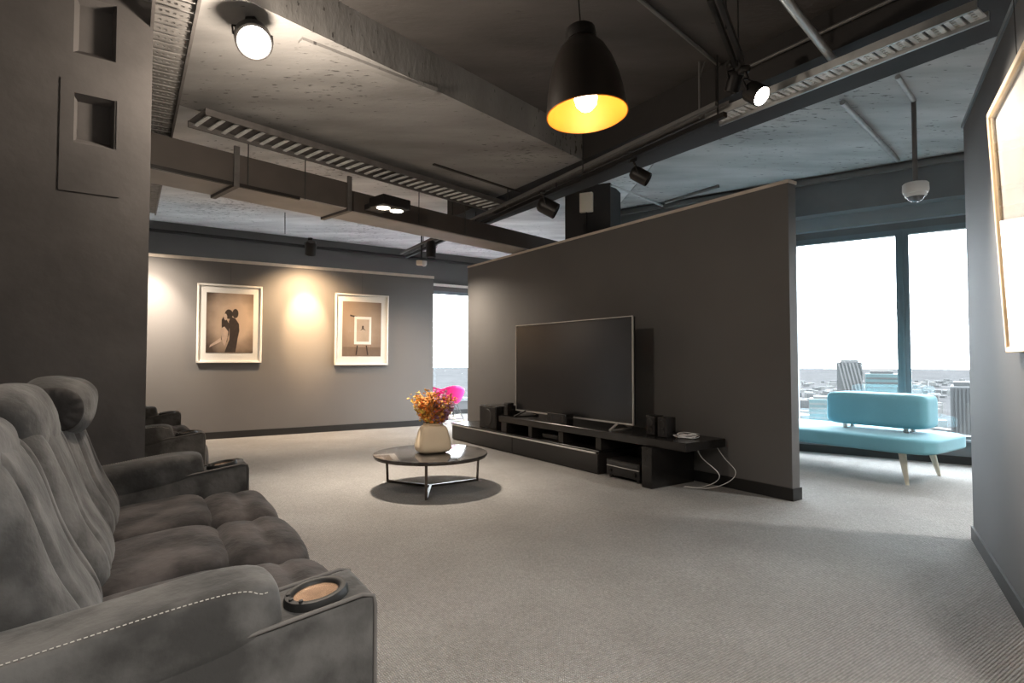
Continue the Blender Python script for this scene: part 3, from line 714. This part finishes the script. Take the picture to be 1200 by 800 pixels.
# ------------------------------------------------------------------ turquoise bench
BO = V(3.64, 5.04); BU = V(-.57, .82).normalized(); BROT = math.atan2(BU.y, BU.x)
bn = thing('upholstered_bench', 'long turquoise upholstered bench with low backrest before the bright window', 'bench', BO, BROT)
# local x along the bench away, local -y towards the window
MB().pillow((1.08, -.47, .365), (1.12, .48, .078), 9, 22, None, wrinkle(.004, (3, 3, 3), 5)).build('seat', M['teal'], bn, 80)
MB().pillow((.58, -.50, .650), (.46, .17, .165), 9, 18, None, wrinkle(.003, (4, 4, 4), 8)).build('backrest', M['teal'], bn, 80)
for x in (.32, .88):
    for y in (-.42, -.58): MB().lathe([(.022, .42), (.022, .51)], 14, (x, y, 0)).build('backrest_post', M['chrome'], bn, 40)
for x, dx in ((.26, -.06), (1.9, .06)):
    for y, dy in ((-.16, .05), (-.80, -.05)):
        MB().tube([(x, y, .31), (x + dx * .5, y + dy * .5, .15), (x + dx, y + dy, 0)], [.034, .026, .015], 16).build('leg', M['palewood'], bn, 50)

# ------------------------------------------------------------------ framed pictures
def print_mat(name, ground, halo, hc, hs):
    """sepia photographic print: a pale oval backdrop on a brown ground"""
    m = mat(name, ground, .5, spec=.3); nt = m.node_tree; b = nt.nodes['Principled BSDF']
    tc = nd(nt, 'ShaderNodeTexCoord'); mp = nd(nt, 'ShaderNodeMapping')
    mp.inputs['Location'].default_value = (-hc[0] / hs[0], 0, -hc[1] / hs[1]); mp.inputs['Scale'].default_value = (1 / hs[0], 0, 1 / hs[1])
    g = nd(nt, 'ShaderNodeTexGradient', gradient_type='SPHERICAL'); nt.links.new(tc.outputs['Object'], mp.inputs['Vector']); nt.links.new(mp.outputs[0], g.inputs[0])
    n = nd(nt, 'ShaderNodeTexNoise'); n.inputs['Scale'].default_value = 5; nt.links.new(tc.outputs['Object'], n.inputs['Vector'])
    ad = nd(nt, 'ShaderNodeMath', operation='MULTIPLY_ADD'); ad.inputs[1].default_value = .35; nt.links.new(n.outputs['Fac'], ad.inputs[0]); nt.links.new(g.outputs[0], ad.inputs[2])
    r = nd(nt, 'ShaderNodeValToRGB'); r.color_ramp.elements[0].position = .2; r.color_ramp.elements[1].position = .75
    r.color_ramp.elements[0].color = (*ground, 1); r.color_ramp.elements[1].color = (*halo, 1)
    nt.links.new(ad.outputs[0], r.inputs[0]); nt.links.new(r.outputs[0], b.inputs['Base Color']); return m
M['ink'] = mat('dark_sepia_ink', (0.055, 0.038, 0.030), .5, var=.2, vscale=12)
M['flesh'] = mat('pale_sepia_ink', (0.62, 0.46, 0.36), .5, var=.15, vscale=12)
M['paper'] = mat('sepia_paper', (0.50, 0.40, 0.31), .6, var=.1, vscale=6)
def picture(label, P, U, N, w, h, zc, lean, fm, pm, shapes, border=.12, group=None, inner=None):
    """P: wall point behind the picture's centre; local x along U, y into the wall, z up"""
    rz = math.atan2(U.y, U.x)
    t = thing('framed_picture', label, 'picture', (0, 0, 0), rz, group)
    t.location = P + N * .004 + V(0, 0, zc - h / 2); t.rotation_euler = (-lean if False else lean, 0, rz)
    y = -.022
    fr = MB(); fw = .026
    for (cx, cz, sx, sz) in ((0, fw / 2, w, fw), (0, h - fw / 2, w, fw), (-w / 2 + fw / 2, h / 2, fw, h), (w / 2 - fw / 2, h / 2, fw, h)):
        fr.box((cx, y, cz), (sx, .04, sz), .003, 1)
    fr.build('frame', fm, t)
    MB().box((0, y + .012, h / 2), (w - .03, .012, h - .03)).build('mount_board', M['mount'], t)
    pw, ph = w - 2 * border, h - 2 * border * (1.12)
    pr = MB().box((0, 0, 0), (pw, .003, ph)).build('print', pm, t); pr.location = (0, y + .004, h / 2 + .01)
    for k, (poly, mm, nm) in enumerate(shapes):
        m = MB(); q = [Vector((a * pw / 2, 0, b * ph / 2)) for a, b in poly]; n = len(q); off = -.0020 - .0008 * k
        m.add([p + V(0, off, 0) for p in q] + [p + V(0, off + .0006, 0) for p in q], [list(range(n))] + [[i, (i + 1) % n, n + (i + 1) % n, n + i] for i in range(n)])
        m.build(nm, mm, pr)
    MB().box((0, y - .012, h / 2), (w - 2 * fw, .002, h - 2 * fw)).build('glass', M['picglass'], t)
    wr = MB()
    for sx in (0,): wr.tube([(sx * w, -.01, h), (sx * w, -.004, h + max(.05, 2.56 - zc - h / 2))], .0016, 5)
    wr.build('hanging_wire', M['wire'], t)
    return t
def ell(cx, cy, rx, ry, rot=0, n=22):
    return [(cx + rx * math.cos(a) * math.cos(rot) - ry * math.sin(a) * math.sin(rot), cy + rx * math.cos(a) * math.sin(rot) + ry * math.sin(a) * math.cos(rot)) for a in [2 * math.pi * i / n for i in range(n)]]
p1 = [
    ([(-.22, -.98), (-.02, -.55), (-.02, -.2), (-.06, .05), (.02, .22), (.22, .16), (.38, -.02), (.40, -.25), (.33, -.52), (.30, -.7), (.24, -.98)], M['ink'], 'figure_shadow'),
    (ell(.22, .33, .13, .155), M['ink'], 'figure_head'), (ell(-.06, .30, .17, .16), M['ink'], 'figure_hair'),
    ([(-.36, .10), (-.28, .22), (-.14, .10), (-.02, -.05), (-.05, -.38), (-.12, -.62), (-.25, -.72), (-.36, -.55), (-.35, -.2)], M['ink'], 'figure_torso'),
    ([(-.38, -.18), (-.24, -.12), (-.08, -.28), (-.10, -.5), (-.22, -.78), (-.33, -.6), (-.36, -.38)], M['flesh'], 'lit_side'),
    ([(-.86, -.82), (-.82, -.74), (-.40, -.5), (-.34, -.62)], M['flesh'], 'lit_arm'), (ell(-.20, .20, .07, .11), M['flesh'], 'lit_face')]
p2 = [([(-.98, -.98), (-.98, -.66), (.98, -.66), (.98, -.98)], mat('brown_floor_tone', (.20, .14, .10), .6, var=.1), 'painted_floor'),
      ([(-.62, .52), (-.62, .46), (-.2, .40), (-.2, .46)], M['ink'], 'shelf_mark'),
      ([(-.40, -.56), (-.40, .46), (.48, .46), (.48, -.56)], M['mount'], 'inner_frame'), ([(-.28, -.46), (-.28, .36), (.37, .36), (.37, -.46)], M['paper'], 'inner_print'),
      (ell(.04, .08, .05, .05), M['ink'], 'inner_mark'), ([(-.10, -.06), (.04, .06), (.2, -.05), (.04, .0)], M['ink'], 'inner_mark'),
      ([(-.26, -.60), (-.20, -.60), (-.26, -.95), (-.32, -.95)], M['ink'], 'stand_leg'), ([(.20, -.60), (.26, -.60), (.34, -.95), (.28, -.95)], M['ink'], 'stand_leg')]
PM1 = print_mat('sepia_couple_print', (0.075, 0.05, 0.037), (0.62, 0.46, 0.34), (.05, .04), (.44, .62))
PM2 = print_mat('sepia_room_print', (0.24, 0.17, 0.125), (0.40, 0.30, 0.22), (.0, .1), (.5, .6))
PM3 = print_mat('pale_sepia_print', (0.80, 0.74, 0.66), (0.93, 0.90, 0.86), (.1, .1), (.5, .7))
picture('white-framed sepia picture of two embracing figures on the grey gallery wall', AP + AU * .30, AU, AN, .86, 1.14, 1.672, math.radians(1.6), M['whiteframe'], PM1, p1)
picture('white-framed sepia picture of a framed sheet, right of the lit wall patch', AP + AU * 2.25, AU, AN, .88, 1.16, 1.637, math.radians(1.6), M['whiteframe'], PM2, p2)
p3 = [(ell(.35, -.05, .10, .16), M['paper'], 'pale_figure'), ([(.2, -.9), (.3, -.3), (.55, -.3), (.6, -.9)], M['paper'], 'pale_figure')]
picture('large brightly lit picture in pale oak frame on the right wall', RP + RU * 1.85, RU, RN, .88, 1.07, 1.715, math.radians(2.4), M['goldframe'], PM3, p3, .13)

# ------------------------------------------------------------------ pendant lamp
PD = 2.92; pc = atd(688, 135, PD)
pl = thing('pendant_lamp', 'dark bell pendant lamp with glowing gold inside hanging on a thin cord', 'lamp', pc, 0)
pl.rotation_euler = (math.radians(-3.0), math.radians(-3.5), 0)
prof = [(.211, 0), (.205, .05), (.196, .12), (.180, .20), (.156, .28), (.122, .35), (.085, .395), (.066, .41)]
MB().lathe(prof + [(r - .003, z) for r, z in prof[::-1]] + [prof[0]], 56).build('shade', M['lampout'], pl, 60)
inn = [(r - .0060, z + .001) for r, z in prof]
MB().lathe([(.2112, .0012), (.2112, -.0012), (.2055, -.0012)] + inn + [(.0001, .405)], 56, cap=False).build('shade_lining', M['lampin'], pl, 60)
MB().lathe([(.055, .40), (.078, .405), (.080, .43), (.076, .465), (.060, .478), (.0001, .480)], 36).build('cap', M['blackmetal'], pl, 50)
MB().lathe([(.0001, .10), (.030, .105), (.052, .13), (.060, .165), (.052, .20), (.030, .24), (.022, .28), (.022, .33)], 28, (0, 0, -.075)).build('bulb', M['bulb'], pl, 70)
MB().tube([(0, 0, .478), (.0, .0, ZC - pc.z - .01)], .004, 8).build('cord', M['blackmetal'], pl)
lamp('POINT', 'pendant_light', pc + V(0, 0, .06), P_PENDANT, WARM2, pl, None, .05)

# ------------------------------------------------------------------ lamp heads on the ceiling
def can_head(label, pos, aim, r=.05, L=.15, face=None, mount=None, group='track spotlights', light=None, spill=None):
    """a cylindrical spot: pos = centre of its front, aim = where it points; mount = point it hangs from"""
    pos = Vector(pos); ax = (Vector(aim) - pos).normalized()
    t = thing('track_spotlight', label, 'spotlight', pos, 0, group)
    MB().lathe([(.0001, -L), (r * .7, -L), (r * .96, -L * .88), (r, -L * .75), (r, -.004), (r * .9, 0), (r * .86, -.012), (.0001, -.014)], 32, (0, 0, 0), ax).build('can', M['blackmetal'], t, 40)
    if face: MB().lathe([(.0001, .012), (r * .5, .010), (r * .84, -.002), (r * .84, -.011)], 32, (0, 0, 0), ax).build('lamp_face', face, t, 60)
    if mount is not None:
        mp = Vector(mount) - pos; j = ax * (-L * .6)
        y = MB(); sd = ax.cross(V(0, 0, 1)); sd = sd.normalized() if sd.length > .05 else V(1, 0, 0)
        for s_ in (-1, 1): y.tube([j + sd * s_ * (r + .004), j + sd * s_ * (r + .006) + (mp - j) * .45, (mp - j) * .62 + j], .006, 8)
        y.tube([(mp - j) * .60 + j, mp], .010, 10); y.box(mp, (.06, .06, .04), .006, 1)
        y.build('yoke', M['blackmetal'], t, 50)
    if light:
        kind, pw, col, ang, bl = light
        lamp('SPOT', 'spot_light', pos + ax * .02, pw, col, t, aim, .06, ang, bl)
        if spill: lamp('SPOT', 'spill_light', pos + ax * .02, spill[0], col, t, Vector(aim) + V(0, 0, -.5) + (pos - Vector(aim)) * .35, .06, spill[1], 1.0)
    return t
# bright spotlight facing the camera at the upper left
lp = atd(298, 50, 3.10)
tl = can_head('brightest round spotlight facing the camera at the upper left of the ceiling', lp, V(-.25, 1.3, .75), .098, .10, M['flood'], lp + V(-.06, .10, ZB - lp.z - .02), light=('SPOT', P_SPOT_L, WARM, 110, .8))
lamp('POINT', 'spill_light', lp + V(.12, -.05, -.30), P_HALO, WARM, tl, None, .06)
rpos = atd(893, 113, 3.42); pic3 = RP + RU * 1.5 + V(0, 0, 1.85)
can_head('glowing oval spotlight aimed at the right wall picture', rpos, pic3 + V(0, 0, -.1), .062, .12, M['flood'], atd(872, 82, 3.50), light=('SPOT', P_SPOT_R, WARM, 62, .7))
can_head('dark spotlight hanging left of the glowing oval spotlight', atd(857, 108, 3.62), V(.9, 5.0, 0), .045, .12, None, atd(858, 76, 3.60))
can_head('dark tilted spotlight on the track left of the beige box', atd(652, 248, 6.0), V(3.5, 5.6, 1.0), .085, .21, None, atd(636, 226, 6.0))
can_head('dark spotlight on the track right of the beige box', atd(760, 211, 4.95), V(3.5, 4.3, 1.2), .062, .17, None, atd(742, 187, 5.0))
can_head('upright dark cylinder spotlight at the far end of the track', atd(505, 302, 8.6), V(-1.2, 8.4, 0), .075, .26, None, atd(507, 284, 8.6), light=('SPOT', 120, WARM, 150, 1.0))  # light added to this unlit head to brighten the far floor
wsh = AP + AU * 1.30 + AN * .62 + V(0, 0, 2.70)
can_head('dark spotlight making the bright patch between the two pictures', wsh, AP + AU * 1.38 + V(0, 0, 1.76), .08, .20, M['led'], wsh + V(0, 0, .22), light=('SPOT', P_WASH, WARM2, 42, 1.0), spill=(P_WASH * .75, 135))
w2 = AP + AU * -.85 + AN * .75 + V(0, 0, 2.72)
can_head('spotlight washing the left end of the gallery wall', w2, AP + AU * -.72 + V(0, 0, 1.70), .055, .15, M['led'], w2 + V(0, 0, .22), light=('SPOT', P_WASH2, WARM, 60, 1.0), spill=(P_WASH2 * .8, 135))
# twin downlight below the duct
dl0 = atd(457, 247, 5.75)
dw = thing('twin_downlight', 'square dark twin downlight with two glowing discs under the duct', 'downlight', dl0, math.atan2(G.y, G.x))
MB().box((0, 0, .07), (.34, .24, .10), .008, 2).build('housing', M['blackmetal'], dw)
for sx in (-1, 1):
    MB().lathe([(.066, .012), (.074, .010), (.076, .022)], 28, (sx * .082, 0, 0), cap=False).build('lamp_ring', M['trim'], dw, 40)
    MB().lathe([(.0001, .010), (.060, .012), (.066, .022)], 28, (sx * .082, 0, 0)).build('lamp_face', M['led'], dw, 40)
MB().box((0, .21, .07), (.20, .18, .06), .004, 1).build('bracket', M['blackmetal'], dw)
lamp('SPOT', 'down_light', dl0 + V(0, 0, -.01), P_DOWN, WARM, dw, dl0 + V(.15, -.55, -2.6), .10, 90, 1.0)

# ------------------------------------------------------------------ ceiling services
def ladder(name, label, a, u, L, w, m_side, m_rung, step=.09, rw=.045, perf=True, cat='cable tray', cap=100, base=None):
    """ladder cable tray along u"""
    a = Vector(a); u = Vector(u).normalized(); sd = u.cross(V(0, 0, 1)).normalized()
    t = thing(name, label, cat, a)
    s = MB()
    for k in (-1, 1): s.beam(sd * (k * w / 2), sd * (k * w / 2) + u * L, .016, .05)
    s.build('side_rail', m_side, t)
    if base: MB().beam(V(0, 0, .018), u * L + V(0, 0, .018), w, .006).build('tray_bed', base, t)
    n = min(cap, int(L / step))
    for i in range(n):
        r = MB(); c = u * (step * (i + .5))
        if perf:
            r.beam(c - sd * w / 2 - u * rw * .32, c + sd * w / 2 - u * rw * .32, rw * .34, .008); r.beam(c - sd * w / 2 + u * rw * .32, c + sd * w / 2 + u * rw * .32, rw * .34, .008)
            for j in range(6): q = -w / 2 + w * (j + .5) / 6; r.beam(c + sd * q - u * rw * .4, c + sd * q + u * rw * .4, w / 12, .006)
        else: r.beam(c - sd * w / 2, c + sd * w / 2, rw, .010)
        r.build('rung', m_rung, t)
    return t
# tray along the left side, heading away
t2 = atz(203, 26, 2.98)
ladder('cable_tray', 'perforated steel cable tray at the top left beside the rough column', t2 - PU * .55, PU, 5.4, .19, M['traydark'], M['traymid'], .10, .075)
# tray along the left edge of the wide beam
l0 = atz(210, 132, 3.0) ; l1 = atz(600, 247, 3.0)
ladder('cable_tray', 'dark ladder cable tray running along the wide beam above the duct', l0 + (l1 - l0).normalized() * .12, l1 - l0, (l1 - l0).length - .25, .34, M['traydark'], M['traypale'], .105, .03, False, base=M['traydark'])
# pale tray over the partition
r0 = atz(835, 141, 2.95); r1_ = atz(1152, 12, 2.95)
ladder('cable_tray', 'pale slotted cable tray beside the glowing oval spotlight', r1_, r0 - r1_, (r0 - r1_).length, .17, M['galv'], M['traypale'], .085, .07)
# duct
d0 = atz(180, 195.7, 2.66); dd = V(.677, .736).normalized(); dn = V(-.736, .677).normalized(); dn = V(-dd.y, dd.x, 0)
dq = thing('air_duct', 'long dark rectangular air duct above the couple picture', 'duct', d0)
MB().add([V(0, 0, 0)], []) 
def dbox(n0, n1, s0, s1, z0, z1): return MB().prism([dd * s0 + dn * n0, dd * s1 + dn * n0, dd * s1 + dn * n1, dd * s0 + dn * n1], z0, z1)
dbox(0, .48, -.75, 1.75, .012, .27).build('duct_section', M['duct'], dq)
dbox(.002, .478, -.75, 1.75, 0, .012).build('duct_underside', M['ductu'], dq)
dbox(.06, .44, 1.75, 7.2, .012, .22).build('duct_section', M['duct'], dq)
dbox(.062, .438, 1.75, 7.2, 0, .012).build('duct_underside', M['ductu'], dq)
fl = MB(); fl.beam(V(0, 0, 0) + dd * -.75 + dn * -.01, dd * 1.2 + dn * -.01, .03, .03); fl.build('flange', M['blackmetal'], dq)
for s in (.62, 1.72):
    fb = MB(); fb.beam(dd * s + dn * -.03 + V(0, 0, -.01), dd * s + dn * .50 + V(0, 0, -.01), .045, .03); fb.beam(dd * s + dn * -.025 + V(0, 0, -.02), dd * s + dn * -.025 + V(0, 0, .33), .045, .02, up=dn); fb.build('duct_bracket', M['traydark'], dq)
for s in (.72, 1.25, 2.6, 3.3):
    for n_ in (-.02,): MB().tube([dd * s + dn * n_, dd * s + dn * n_ + V(0, 0, ZC - 2.66)], .005, 8).build('hanger_rod', M['wire'], dq)
# a second duct further back, crossing towards the far window
# track and conduits over the partition
def pipe(name, label, a, b, r, m, cat='pipe', group=None, sup=()):
    o = MB().tube([a, b] if not isinstance(a, list) else a, r, 12).build(name, m, None, 60); return tag(o, label, cat, group)
k0 = atz(476, 301, 2.90); k1 = atz(850, 134, 2.90)
tr = thing('lighting_track', 'long black lighting track running over the partition to the gallery wall', 'lighting track', k0)
MB().beam(V(0, 0, 0), k1 - k0, .038, .036).build('rail', M['blackmetal'], tr)
MB().beam(V(0, 0, .05) + PN * .10, k1 - k0 + V(0, 0, .05) + PN * .10, .03, .03).build('conduit', M['pipe'], tr)
MB().beam(V(0, 0, .09) - PN * .07, k1 - k0 + V(0, 0, .09) - PN * .07, .05, .05).build('wiring_channel', M['traydark'], tr)
for f in (.12, .4, .68, .99):
    q = (k1 - k0) * f; MB().tube([q, q + V(0, 0, ZC - 2.90)], .006, 8).build('hanger_rod', M['wire'], tr)
a_ = atz(836, -6, 2.97); b_ = atz(866, 74, 2.97)
tr2 = thing('lighting_track', 'short twin black track leading from top edge to the glowing oval spotlight', 'lighting track', a_)
for o_ in (-.022, .022): MB().beam(G.cross(V(0, 0, 1)) * o_, b_ - a_ + G.cross(V(0, 0, 1)) * o_, .022, .04).build('rail', M['blackmetal'], tr2)
for f in (.45, .98): q = (b_ - a_) * f; MB().tube([q, q + V(0, 0, ZC - 2.97)], .005, 8).build('hanger_rod', M['wire'], tr2)
pipe('conduit', 'dark conduit crossing the ceiling bay right of the pendant lamp', atz(745, -5, ZC - .03), atz(842, 76, ZC - .03), .013, M['pipe'])
pipe('conduit', 'thick silver conduit crossing under the dark beam near the pale tray', atz(915, -8, 3.02), atz(984, 80, 3.02), .024, M['galv'])
pipe('conduit', 'thin conduit along the near side of the dark beam', -PN * 3.62 + PU * -2.8 + V(0, 0, 3.22), -PN * 3.62 + PU * 2.4 + V(0, 0, 3.22), .012, M['pipe'])
pipe('conduit', 'straight silver conduit fixed under the pale slab left of the dome camera', atz(987, 120, ZC - .05), atz(1052, 187.5, ZC - .05), .022, M['galv'])
pipe('conduit', 'thin bent conduit high behind the partition right of the beige box', [atz(716, 217, 3.2), atz(745, 228, 3.2), atz(776, 241, 3.2)], None, .014, M['galv'])
pipe('conduit', 'dark pipe behind the partition top edge', atz(780, 237, 3.1), atz(842, 218, 3.1), .02, M['pipe'])
pipe('conduit', 'black pipe running along the top of the wall above the gallery wall', FP + FU * -6.5 + FN * .08 + V(0, 0, 3.2), FP + FU * 1.0 + FN * .08 + V(0, 0, 3.2), .03, M['blackmetal'])
hg = thing('drop_conduit', 'bent grey conduit dropping from the ceiling left of the short twin track', 'conduit', atz(820, 139, 2.93))
hb = hg.location.copy(); MB().tube([V(0, 0, 0), V(0, 0, ZC - hb.z)], .009, 10).build('rod', M['pipe'], hg)
MB().tube([V(0, 0, .30), atd(838, 38, hb.y) - hb, atd(857, 60, hb.y) - hb], .006, 8).build('arm', M['pipe'], hg)
for (x, y0, y1, d, nm) in ((683, 165, 203, 5.0, 'thin hanger rod just below the pendant lamp'), (595, 198, 233, 6.4, 'thin hanger rod under the wide beam left of the dark track'), (530, 225, 275, 7.0, 'thin hanger rod between the twin downlight and the track'), (334, 249, 274, 8.0, 'short hanger rod over the wall behind the gallery wall')):
    pipe('hanger_rod', nm, atd(x, y0, d), atd(x, y1, d), .006, M['wire'], 'hanger rod')
# dome camera
cm = atd(1072, 117, 4.78); cb = atd(1073, 225, 4.78)
dc = thing('dome_camera', 'white dome security camera hanging on a dark pole by the window', 'security camera', cb)
MB().lathe([(.0001, .075), (.085, .075), (.094, .065), (.096, .01), (.088, -.012), (.070, -.018)], 36).build('housing', M['white'], dc, 40)
MB().lathe([(.070, -.016), (.066, -.040), (.050, -.066), (.026, -.082), (.0001, -.087)], 32).build('dome', M['dome'], dc, 70)
MB().lathe([(.070, -.015), (.078, -.018), (.080, -.030), (.072, -.044), (.0665, -.040)], 32, cap=False).build('dome_ring', M['white'], dc, 50)
MB().tube([(0, 0, .07), (0, 0, ZC - cb.z - .02)], .019, 14).build('pole', M['pipe'], dc, 50)
tp = V(0, 0, ZC - cb.z - .03); MB().tube([tp, atz(1052, 90, ZC - .03) - cb], .018, 12).build('conduit', M['galv'], dc, 50)
# motion sensor
sn = atd(494, 308, 9.0)
ms = thing('motion_sensor', 'small cream sensor hanging on a dark rod above the far window', 'sensor', sn)
MB().box((-.03, 0, 0), (.10, .09, .075), .012, 2).build('housing', M['beige'], ms, 40)
MB().lathe([(.0001, -.06), (.03, -.05), (.045, -.02), (.045, .03)], 20, (.04, 0, 0)).build('lens', M['white'], ms, 60)
MB().tube([(0, 0, .03), (0, 0, ZC - sn.z)], .014, 10).build('rod', M['blackmetal'], ms)
# beige box on the middle column
bxp = onplane(688, 238, K0, V(KU.y, -KU.x, 0)); bb_ = thing('junction_box', 'beige box fixed high on the dark column behind the partition', 'junction box', bxp + V(KU.y, -KU.x, 0) * .03, math.atan2(KU.y, KU.x))
MB().box((0, 0, 0), (.17, .055, .25), .008, 2).build('cover', M['beige'], bb_, 40)
MB().tube([(0, .0, -.12), (0, .0, -.42)], .008, 8).build('conduit', M['blackmetal'], bb_)

# fill lights added out of view to brighten the room
for k, (x, y) in enumerate(((.9, -.6), (3.4, .6), (.2, -2.2), (4.6, 3.2))):
    g = thing('fill_downlight', ('added fill downlight above the camera', 'added fill downlight behind the right wall panel', 'added fill downlight at the back of the room', 'added fill downlight near the turquoise bench corner')[k], 'downlight', (x, y, ZC - .12), 0)
    MB().lathe([(.09, .12), (.09, .01), (.08, 0), (.076, .012)], 28).build('housing', M['blackmetal'], g, 40)
    MB().lathe([(.0001, .012), (.076, .013)], 28).build('lamp_face', M['led'], g)
    lamp('SPOT', 'down_light', (x, y, ZC - .13), P_FILL, NEUT, g, (x, y, 0), .10, 150, .8)
